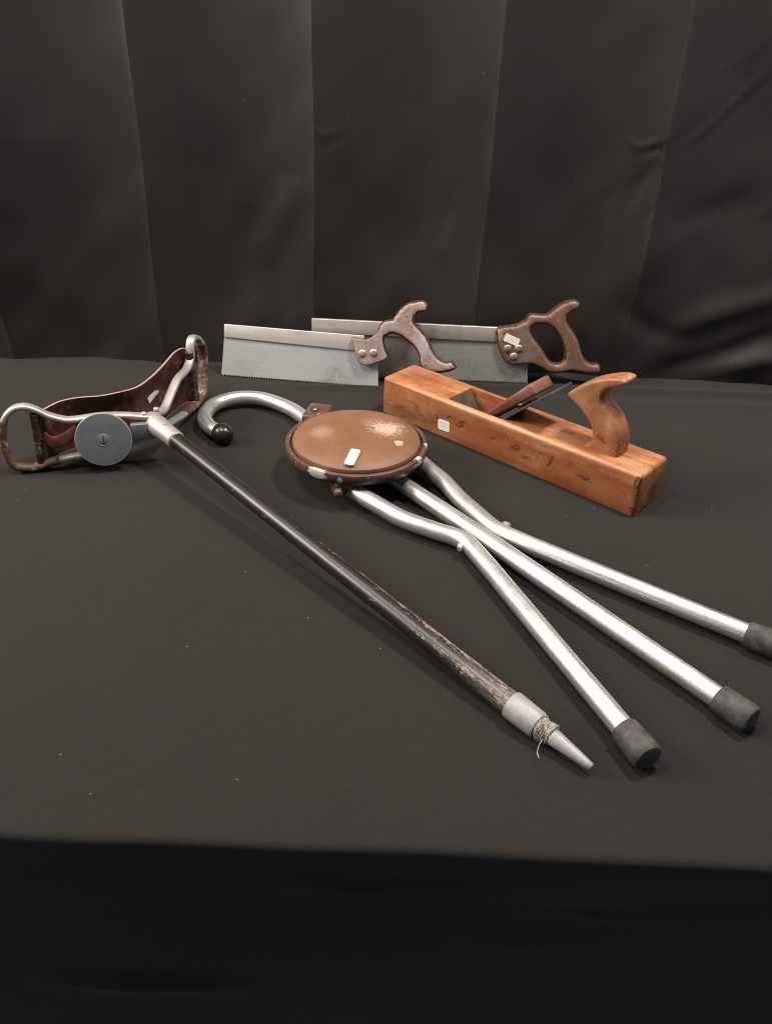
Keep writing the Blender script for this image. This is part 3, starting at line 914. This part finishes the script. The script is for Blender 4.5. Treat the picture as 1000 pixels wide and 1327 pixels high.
# ------------------------------------------------------------------ wooden jack plane
def build_plane():
    o = Vector((-0.0117, 1.1639, 0.0))
    u = Vector((0.75946, -0.65055, 0))
    ang = math.atan2(u.y, u.x)
    root = thing('jack_plane', Matrix.Translation(o) @ Matrix.Rotation(ang, 4, 'Z'), 'long orange-brown wooden hand plane with curved open handle and wedged iron', 'hand plane')
    L, Wd, H = 0.428, 0.073, 0.059
    DK = (0.035, 0.016, 0.009)
    blobs = [
        (DK, (0.150, 0, 0.032), (0.012, 0.02, 0.006), 0.95, 0.5, (0, 0.7, 0)), (DK, (0.070, 0, 0.028), (0.008, 0.02, 0.012), 0.6, 0.6, (0, 0.4, 0)),
        (DK, (0.243, 0, 0.030), (0.014, 0.02, 0.007), 0.95, 0.5, (0, 0.3, 0)), (DK, (0.300, 0, 0.030), (0.003, 0.02, 0.013), 0.95, 0.4, (0, -0.35, 0)),
        (DK, (0.281, 0, 0.032), (0.003, 0.02, 0.010), 0.6, 0.5, (0, -0.35, 0)), (DK, (0.352, 0, 0.027), (0.015, 0.02, 0.004), 0.95, 0.5, (0, -0.1, 0)),
        (DK, (0.362, 0, 0.047), (0.012, 0.02, 0.004), 0.5, 0.6, (0, -0.1, 0)), (DK, (0.180, 0, 0.047), (0.008, 0.02, 0.004), 0.5, 0.6, (0, 0.2, 0)),
        ((0.10, 0.045, 0.026), (0.055, 0.045, 0.059), (0.030, 0.013, 0.006), 0.5, 0.9, (0, 0, -0.2)),
        ((0.075, 0.055, 0.045), (0.424, 0.0, 0.040), (0.006, 0.010, 0.024), 0.8, 0.4, (0, 0, 0)),
        ((0.055, 0.022, 0.013), (0.430, 0.050, 0.024), (0.006, 0.022, 0.020), 0.75, 0.7, (0, 0, 0)),
        ((0.055, 0.025, 0.016), (0.225, 0.036, 0.059), (0.030, 0.026, 0.008), 0.7, 0.6, (0, 0, 0)),
        ((0.10, 0.04, 0.02), (0.06, 0.0, 0.014), (0.05, 0.01, 0.010), 0.5, 0.9, (0, 0, 0)),
        ((0.56, 0.33, 0.18), (0.220, 0.001, 0.058), (0.24, 0.010, 0.007), 0.75, 0.8, (0, 0, 0)),
        ((0.46, 0.26, 0.13), (0.408, 0.030, 0.059), (0.02, 0.03, 0.008), 0.5, 0.8, (0, 0, 0)),
        ((0.05, 0.030, 0.022), (0.425, 0.0, 0.050), (0.007, 0.008, 0.010), 0.95, 0.3, (0, 0, 0)),
        ((0.05, 0.030, 0.022), (0.425, 0.0, 0.010), (0.005, 0.008, 0.005), 0.9, 0.3, (0, 0, 0)),
        (DK, (0.128, 0, 0.036), (0.006, 0.02, 0.003), 0.8, 0.5, (0, 0.3, 0)), (DK, (0.107, 0, 0.028), (0.004, 0.02, 0.005), 0.8, 0.5, (0, 0, 0)),
        (DK, (0.036, 0, 0.020), (0.020, 0.02, 0.008), 0.7, 0.8, (0, 0.2, 0)), (DK, (0.205, 0, 0.030), (0.012, 0.02, 0.003), 0.7, 0.6, (0, 0.5, 0)),
        (DK, (0.262, 0, 0.022), (0.008, 0.02, 0.003), 0.7, 0.6, (0, 0.2, 0)), (DK, (0.330, 0, 0.040), (0.005, 0.02, 0.005), 0.7, 0.6, (0, 0.2, 0)),
        ((0.20, 0.055, 0.022), (0.045, 0.040, 0.059), (0.050, 0.025, 0.008), 0.7, 0.9, (0, 0, -0.2)),
    ]
    wood = mat_wood('old beech body', (0.53, 0.255, 0.115), (0.37, 0.125, 0.048), (0.10, 0.032, 0.015), (5, 70, 70), 0.44, 0.75, blobs, 0.6, 0.15)
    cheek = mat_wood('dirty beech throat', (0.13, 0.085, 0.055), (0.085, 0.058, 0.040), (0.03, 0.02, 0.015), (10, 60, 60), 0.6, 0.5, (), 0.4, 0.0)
    handle = mat_wood('beech handle', (0.46, 0.215, 0.095), (0.36, 0.135, 0.055), (0.10, 0.034, 0.016), (40, 40, 10), 0.45, 0.4,
                      [((0.055, 0.028, 0.018), (0.356, 0.02, 0.078), (0.010, 0.02, 0.005), 0.85, 0.5, (0, -0.6, 0)), ((0.07, 0.032, 0.02), (0.378, 0.036, 0.070), (0.010, 0.03, 0.026), 0.75, 0.5, (0, 0, 0)),
                       ((0.09, 0.035, 0.018), (0.325, 0.036, 0.140), (0.022, 0.03, 0.020), 0.55, 0.8, (0, 0.6, 0)), ((0.55, 0.34, 0.19), (0.362, 0.02, 0.100), (0.010, 0.02, 0.020), 0.6, 0.9, (0, 0, 0)),
                       ((0.55, 0.45, 0.35), (0.371, 0.036, 0.160), (0.008, 0.02, 0.006), 0.6, 0.7, (0, 0, 0))], 0.5, 0.2)
    # body with a tapered throat cut into it
    bm = bmesh.new()
    bmesh.ops.create_cube(bm, size=1.0)
    bmesh.ops.scale(bm, vec=(L, Wd, H), verts=bm.verts)
    bmesh.ops.translate(bm, vec=(L / 2, Wd / 2, H / 2), verts=bm.verts)
    top_e = [e for e in bm.edges if all(v.co.z > H - 1e-4 for v in e.verts)]
    end_e = [e for e in bm.edges if abs(e.verts[0].co.z - e.verts[1].co.z) > 0.01]
    bmesh.ops.bevel(bm, geom=top_e + end_e, offset=0.0048, segments=4, profile=0.5, affect='EDGES')
    bot_e = [e for e in bm.edges if all(v.co.z < 1e-4 for v in e.verts)]
    bmesh.ops.bevel(bm, geom=bot_e, offset=0.0015, segments=2, profile=0.5, affect='EDGES')
    body_me = bpy.data.meshes.new('body')
    bm.to_mesh(body_me)
    bm.free()
    o1 = bpy.data.objects.new('body', body_me)
    COL.objects.link(o1)
    # throat cutter: profile in (x, z), between the two cheeks
    y0, y1 = 0.0095, Wd - 0.0095
    prof = [(0.118, H + 0.02), (0.118, H - 0.002), (0.150, 0.006), (0.158, 0.006), (0.211, H - 0.0), (0.231, H + 0.02)]
    V = [(x, y0, z) for x, z in prof] + [(x, y1, z) for x, z in prof]
    k = len(prof)
    Fc = [list(range(k)), list(range(k, 2 * k))[::-1]] + [(i, i + k, (i + 1) % k + k, (i + 1) % k) for i in range(k)]
    cme = mesh_of(V, Fc)
    bm = bmesh.new()
    bm.from_mesh(cme)
    bmesh.ops.recalc_face_normals(bm, faces=bm.faces)
    bm.to_mesh(cme)
    bm.free()
    o2 = bpy.data.objects.new('cutter', cme)
    COL.objects.link(o2)
    b = o1.modifiers.new('throat', 'BOOLEAN')
    b.operation = 'DIFFERENCE'
    b.solver = 'EXACT'
    b.object = o2
    me = baked(o1)
    bpy.data.objects.remove(o2, do_unlink=True)
    # a long life: the faces are no longer true
    for v in me.vertices:
        v.co.z -= 0.0012 * math.sin(v.co.x * 11 + 0.5) * (v.co.z / H)
    sharp(me, 35)
    body = link('body', me, wood, root)
    # grimy lining of the throat's front slope
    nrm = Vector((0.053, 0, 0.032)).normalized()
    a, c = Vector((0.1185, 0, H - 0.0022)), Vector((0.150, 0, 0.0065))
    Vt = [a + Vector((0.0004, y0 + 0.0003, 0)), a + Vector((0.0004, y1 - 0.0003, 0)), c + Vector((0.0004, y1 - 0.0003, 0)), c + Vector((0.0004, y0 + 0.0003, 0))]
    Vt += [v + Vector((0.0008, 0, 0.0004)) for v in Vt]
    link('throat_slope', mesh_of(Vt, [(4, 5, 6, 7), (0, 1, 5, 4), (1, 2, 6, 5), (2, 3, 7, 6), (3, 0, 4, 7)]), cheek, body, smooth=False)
    # cutting iron bedded at 45 degrees, wedge in front of it
    def inclined(length, x0, z0, half_w, thick, yc, angdeg, name, mat, bevel, taper=None, par=root):
        bm = bmesh.new()
        bmesh.ops.create_cube(bm, size=1.0)
        bmesh.ops.scale(bm, vec=(length, half_w * 2, thick), verts=bm.verts)
        bmesh.ops.translate(bm, vec=(length / 2, 0, thick / 2), verts=bm.verts)
        if taper:
            for v in bm.verts:
                if v.co.z > thick * 0.5:
                    v.co.z *= taper[0] + (taper[1] - taper[0]) * v.co.x / length
        bmesh.ops.bevel(bm, geom=list(bm.edges), offset=bevel, segments=3, profile=0.5, affect='EDGES')
        bmesh.ops.transform(bm, matrix=Matrix.Translation((x0, yc, z0)) @ Matrix.Rotation(-math.radians(angdeg), 4, 'Y'), verts=bm.verts)
        me = bpy.data.meshes.new(name)
        bm.to_mesh(me)
        bm.free()
        return link(name, sharp(me, 35), mat, par)
    inclined(0.163, 0.1600, 0.010, 0.0255, 0.0036, Wd / 2, 41.5, 'cutting_iron', M['iron'], 0.0006)
    inclined(0.100, 0.1585, 0.0135, 0.0240, 0.0030, Wd / 2, 41.5, 'cap_iron', M['iron'], 0.0006)
    wedge_wood = mat_wood('wedge wood', (0.21, 0.085, 0.045), (0.15, 0.055, 0.030), (0.06, 0.022, 0.014), (20, 90, 60), 0.5, 0.4,
                          [((0.30, 0.16, 0.10), (0.235, 0.03, 0.110), (0.024, 0.04, 0.02), 0.6, 0.6, (0, 0, 0))], 0.4, 0.1)
    inclined(0.138, 0.1530, 0.018, 0.0235, 0.0175, Wd / 2, 41.0, 'wedge', wedge_wood, 0.0040, (0.4, 1.0))
    # handle
    T = [(300, 57), (318, 57), (334, 60), (342, 71), (339, 87), (328, 100), (311, 112), (297, 119), (303, 128), (315, 139), (329, 149), (349, 159), (366, 164), (374, 161), (366, 153), (353, 147), (345, 139), (343, 129), (348, 121), (359, 114), (370, 104), (378, 90), (382, 71), (380, 56), (370, 50), (340, 50), (310, 52)]
    pts = [(x / 1000, z / 1000) for x, z in T]
    m4 = Matrix(((1, 0, 0, 0), (0, 0, -1, Wd / 2), (0, 1, 0, 0), (0, 0, 0, 1)))
    hm = cutout(pts, half=0.0155, bevel=0.003, voxel=0.0016, smooth=18, to3d=m4, off=-0.9)
    link('handle', hm, handle, root)
    # tongue let into the top in front of the handle, with its worn stamp
    stamp = mat_wood('stamped tongue', (0.40, 0.20, 0.10), (0.33, 0.14, 0.065), (0.13, 0.06, 0.035), (10, 70, 70), 0.5, 0.5,
                     [((0.09, 0.05, 0.035), (0.300, 0.036, 0.06), (0.018, 0.007, 0.01), 0.75, 0.5, (0, 0, 0))], 0.5)
    link('handle_tongue', rbox((0.066, 0.026, 0.004), (0.303, Wd / 2, 0.0590), 0.0012, 2), stamp, root)
    sticker(root, (0.1205, -0.0002, 0.0195), (1, 0, 0.05), None, 0.021, 0.0165, (0, -1, 0), rad=0.003)


# ------------------------------------------------------------------ backsaws
def build_saw(origin, d, w, blade, spine, handle, holes, screws, mats, label, teeth_pitch, stickers=(), half=0.0105, bev=(0.006, -0.5), screw_r=0.0062, extra=()):
    d, w = Vector(d), Vector(w)
    n = d.cross(w)
    mt = Matrix(((d.x, w.x, n.x, origin[0]), (d.y, w.y, n.y, origin[1]), (d.z, w.z, n.z, origin[2]), (0, 0, 0, 1)))
    root = thing('backsaw', mt, label, 'saw', 'old backsaws leaning against the curtain')
    # blade with teeth along its lower edge
    (x0, yt0), (x1, yt1) = blade['top']
    bx0, bx1 = blade['bottom']
    pts = [(x0, yt0)]
    k = int((bx1 - bx0) / teeth_pitch)
    for i in range(k):
        x = bx0 + teeth_pitch * i
        pts += [(x, 0.0004 if i else 0.0), (x + teeth_pitch * 0.25, 0.0032)]
    pts += [(bx1, 0.0), (x1, yt1)]
    t = 0.0005
    V = [(x, y, t) for x, y in pts] + [(x, y, -t) for x, y in pts]
    m = len(pts)
    F = [list(range(m)), list(range(m, 2 * m))[::-1]] + [(i + m, (i + 1) % m + m, (i + 1) % m, i) for i in range(m)]
    me = mesh_of(V, F)
    bm = bmesh.new()
    bm.from_mesh(me)
    bmesh.ops.triangulate(bm, faces=[f for f in bm.faces if len(f.verts) > 4])
    bmesh.ops.recalc_face_normals(bm, faces=bm.faces)
    bm.to_mesh(me)
    bm.free()
    link('blade', me, mats[0], root, smooth=False)
    # folded spine
    sx0, sx1 = spine['x']
    (a0, a1), (b0, b1) = spine['toe'], spine['heel']
    hs = 0.0034
    V = []
    for x, (lo, hi) in ((sx0, (a0, a1)), (sx1, (b0, b1))):
        V += [(x, lo, hs), (x, hi, hs), (x, hi, -hs), (x, lo, -hs)]
    F = [(0, 1, 2, 3), (7, 6, 5, 4), (0, 4, 5, 1), (1, 5, 6, 2), (2, 6, 7, 3), (3, 7, 4, 0)]
    me = mesh_of(V, F)
    bm = bmesh.new()
    bm.from_mesh(me)
    bmesh.ops.recalc_face_normals(bm, faces=bm.faces)
    bmesh.ops.bevel(bm, geom=list(bm.edges), offset=0.0011, segments=3, profile=0.5, affect='EDGES')
    bm.to_mesh(me)
    bm.free()
    link('spine', sharp(me, 35), mats[1], root)
    hm = cutout([(x / 1000, y / 1000) for x, y in handle], [[(x / 1000, y / 1000) for x, y in h] for h in holes], half=half, bevel=bev[0], off=bev[1], voxel=0.0012, smooth=6, extra=extra)
    h = link('handle', hm, mats[2], root)
    for x, y in screws:
        p = np.array((x / 1000, y / 1000, half - 0.0012))
        link('screw', lathe(p, p + np.array((0, 0, 1)), [(0, screw_r), (0.0022, screw_r), (0.0032, screw_r * 0.86), (0.0038, screw_r * 0.5), (0.0040, 0.0005)], 24), M['screw'], h)
    for c, ax_, w_, h_ in stickers:
        sticker(root, (c[0], c[1], half), ax_, None, w_, h_, (0, 0, 1), thick=0.0009)
    return root


def build_saws():
    HA = [(217.2, 78.6), (230.0, 77.0), (241.7, 77.2), (253.9, 85.3), (262.7, 95.2), (264.5, 101.5), (267.4, 104.7), (284.0, 106.9), (285.8, 112.1), (293.3, 123.8), (303.1, 132.5), (315.3, 136.8), (325.5, 138.1), (328.8, 135.3), (328.1, 131.2), (317.9, 129.5), (311.1, 123.0), (308.2, 114.7), (309.2, 106.6), (316.0, 99.0), (329.5, 86.6), (336.5, 76.9), (342.7, 65.0), (348.6, 57.1), (357.6, 49.5), (368.4, 45.1), (377.7, 46.8), (380.1, 43.9), (371.0, 40.1), (356.4, 37.5), (343.7, 39.1), (334.9, 43.6), (332.3, 49.7), (331.3, 57.9), (324.5, 69.8), (316.5, 78.5), (306.5, 85.0), (297.7, 90.5), (287.0, 93.8), (276.5, 94.1), (268.4, 89.4), (265.7, 82.1), (267.5, 69.8), (270.2, 61.7), (274.5, 51.0), (260.7, 43.3), (248.2, 38.1), (237.6, 37.3), (229.8, 42.0), (225.0, 52.1), (221.1, 64.3), (218.0, 74.5)]
    HB = [(301.2, 90.1), (316.8, 93.3), (330.5, 96.2), (339.9, 101.6), (346.5, 104.8), (350.5, 113.9), (358.4, 114.2), (374.3, 113.9), (381.8, 117.1), (390.7, 125.3), (399.7, 132.5), (410.8, 137.5), (420.5, 138.6), (424.9, 135.5), (423.4, 131.5), (416.1, 127.3), (409.9, 122.1), (405.7, 116.1), (408.0, 106.2), (414.1, 97.5), (423.5, 86.8), (431.1, 74.9), (435.7, 62.9), (442.7, 48.8), (452.0, 39.8), (462.7, 36.1), (470.8, 36.4), (472.9, 29.1), (471.2, 26.6), (455.9, 26.4), (441.5, 27.9), (427.0, 29.4), (417.2, 26.9), (401.1, 24.6), (390.8, 25.9), (377.8, 32.7), (365.0, 37.4), (352.8, 37.9), (342.8, 36.5), (332.8, 34.4), (324.4, 36.8), (315.5, 44.7), (309.4, 55.8), (304.2, 67.9), (301.7, 80.0)]
    HH = [(349.9, 92.0), (352.1, 99.1), (359.5, 104.3), (369.3, 105.7), (381.4, 104.2), (392.0, 98.6), (403.6, 86.0), (411.3, 72.1), (415.9, 60.0), (416.8, 45.7), (411.8, 37.2), (402.0, 34.3), (393.6, 36.4), (386.9, 41.4), (379.8, 50.4), (370.2, 63.4), (361.0, 73.2), (354.0, 82.1)]
    i0, i1 = HA.index((267.4, 104.7)), HA.index((276.5, 94.1))
    cheek = HA[:i0 + 1] + [(284.0, 106.9), (291.0, 101.0), (287.0, 93.8)] + HA[i1:]
    grip = [(263.0, 93.0), (268.0, 103.0)] + HA[i0 + 1:i1] + [(276.5, 94.1), (269.0, 89.5)]
    GRIP = [([(x / 1000, y / 1000) for x, y in grip], 0.0128, 0.0072, -0.22)]
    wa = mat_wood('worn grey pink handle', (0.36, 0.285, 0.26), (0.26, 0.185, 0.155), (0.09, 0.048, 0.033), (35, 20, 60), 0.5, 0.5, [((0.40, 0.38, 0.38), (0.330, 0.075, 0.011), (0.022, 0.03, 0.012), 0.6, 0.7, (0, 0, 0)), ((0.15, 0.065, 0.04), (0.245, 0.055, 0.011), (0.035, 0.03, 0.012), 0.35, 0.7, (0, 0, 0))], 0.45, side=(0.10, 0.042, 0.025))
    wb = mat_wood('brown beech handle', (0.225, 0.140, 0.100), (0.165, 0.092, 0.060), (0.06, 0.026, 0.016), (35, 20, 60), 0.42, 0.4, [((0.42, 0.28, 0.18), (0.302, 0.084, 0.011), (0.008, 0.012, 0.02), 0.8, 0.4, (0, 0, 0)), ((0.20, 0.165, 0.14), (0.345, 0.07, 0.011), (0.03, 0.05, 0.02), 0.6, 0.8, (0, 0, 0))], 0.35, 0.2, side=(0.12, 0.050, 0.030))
    build_saw((-0.2815, 1.2750, 0.0006), (0.995038, -0.099496, 0), (0.0290897, 0.290921, 0.956305),
              {'top': [(0.0042, 0.066), (0.2590, 0.058)], 'bottom': (0.0, 0.2625)}, {'x': (0.0044, 0.235), 'toe': (0.0634, 0.0845), 'heel': (0.0570, 0.0822)},
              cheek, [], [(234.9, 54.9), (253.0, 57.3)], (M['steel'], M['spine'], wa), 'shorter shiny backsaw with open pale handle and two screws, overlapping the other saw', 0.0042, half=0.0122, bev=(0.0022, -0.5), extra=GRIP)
    build_saw((-0.1297, 1.2910, 0.0), (0.99998446, -0.00557484, 0), (0.00067940, 0.12186745, 0.99254615),
              {'top': [(-0.0020, 0.078), (0.3530, 0.073)], 'bottom': (0.0, 0.3586)}, {'x': (-0.0025, 0.322), 'toe': (0.0733, 0.0960), 'heel': (0.0687, 0.0928)},
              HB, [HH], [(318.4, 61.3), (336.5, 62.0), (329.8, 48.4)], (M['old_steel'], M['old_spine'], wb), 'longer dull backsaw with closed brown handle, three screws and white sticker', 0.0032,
              stickers=[((0.3237, 0.0757), (1.0, -0.40, 0), 0.0255, 0.0125)])


build_shooting_stick()
build_cane_seat()
build_plane()
build_saws()
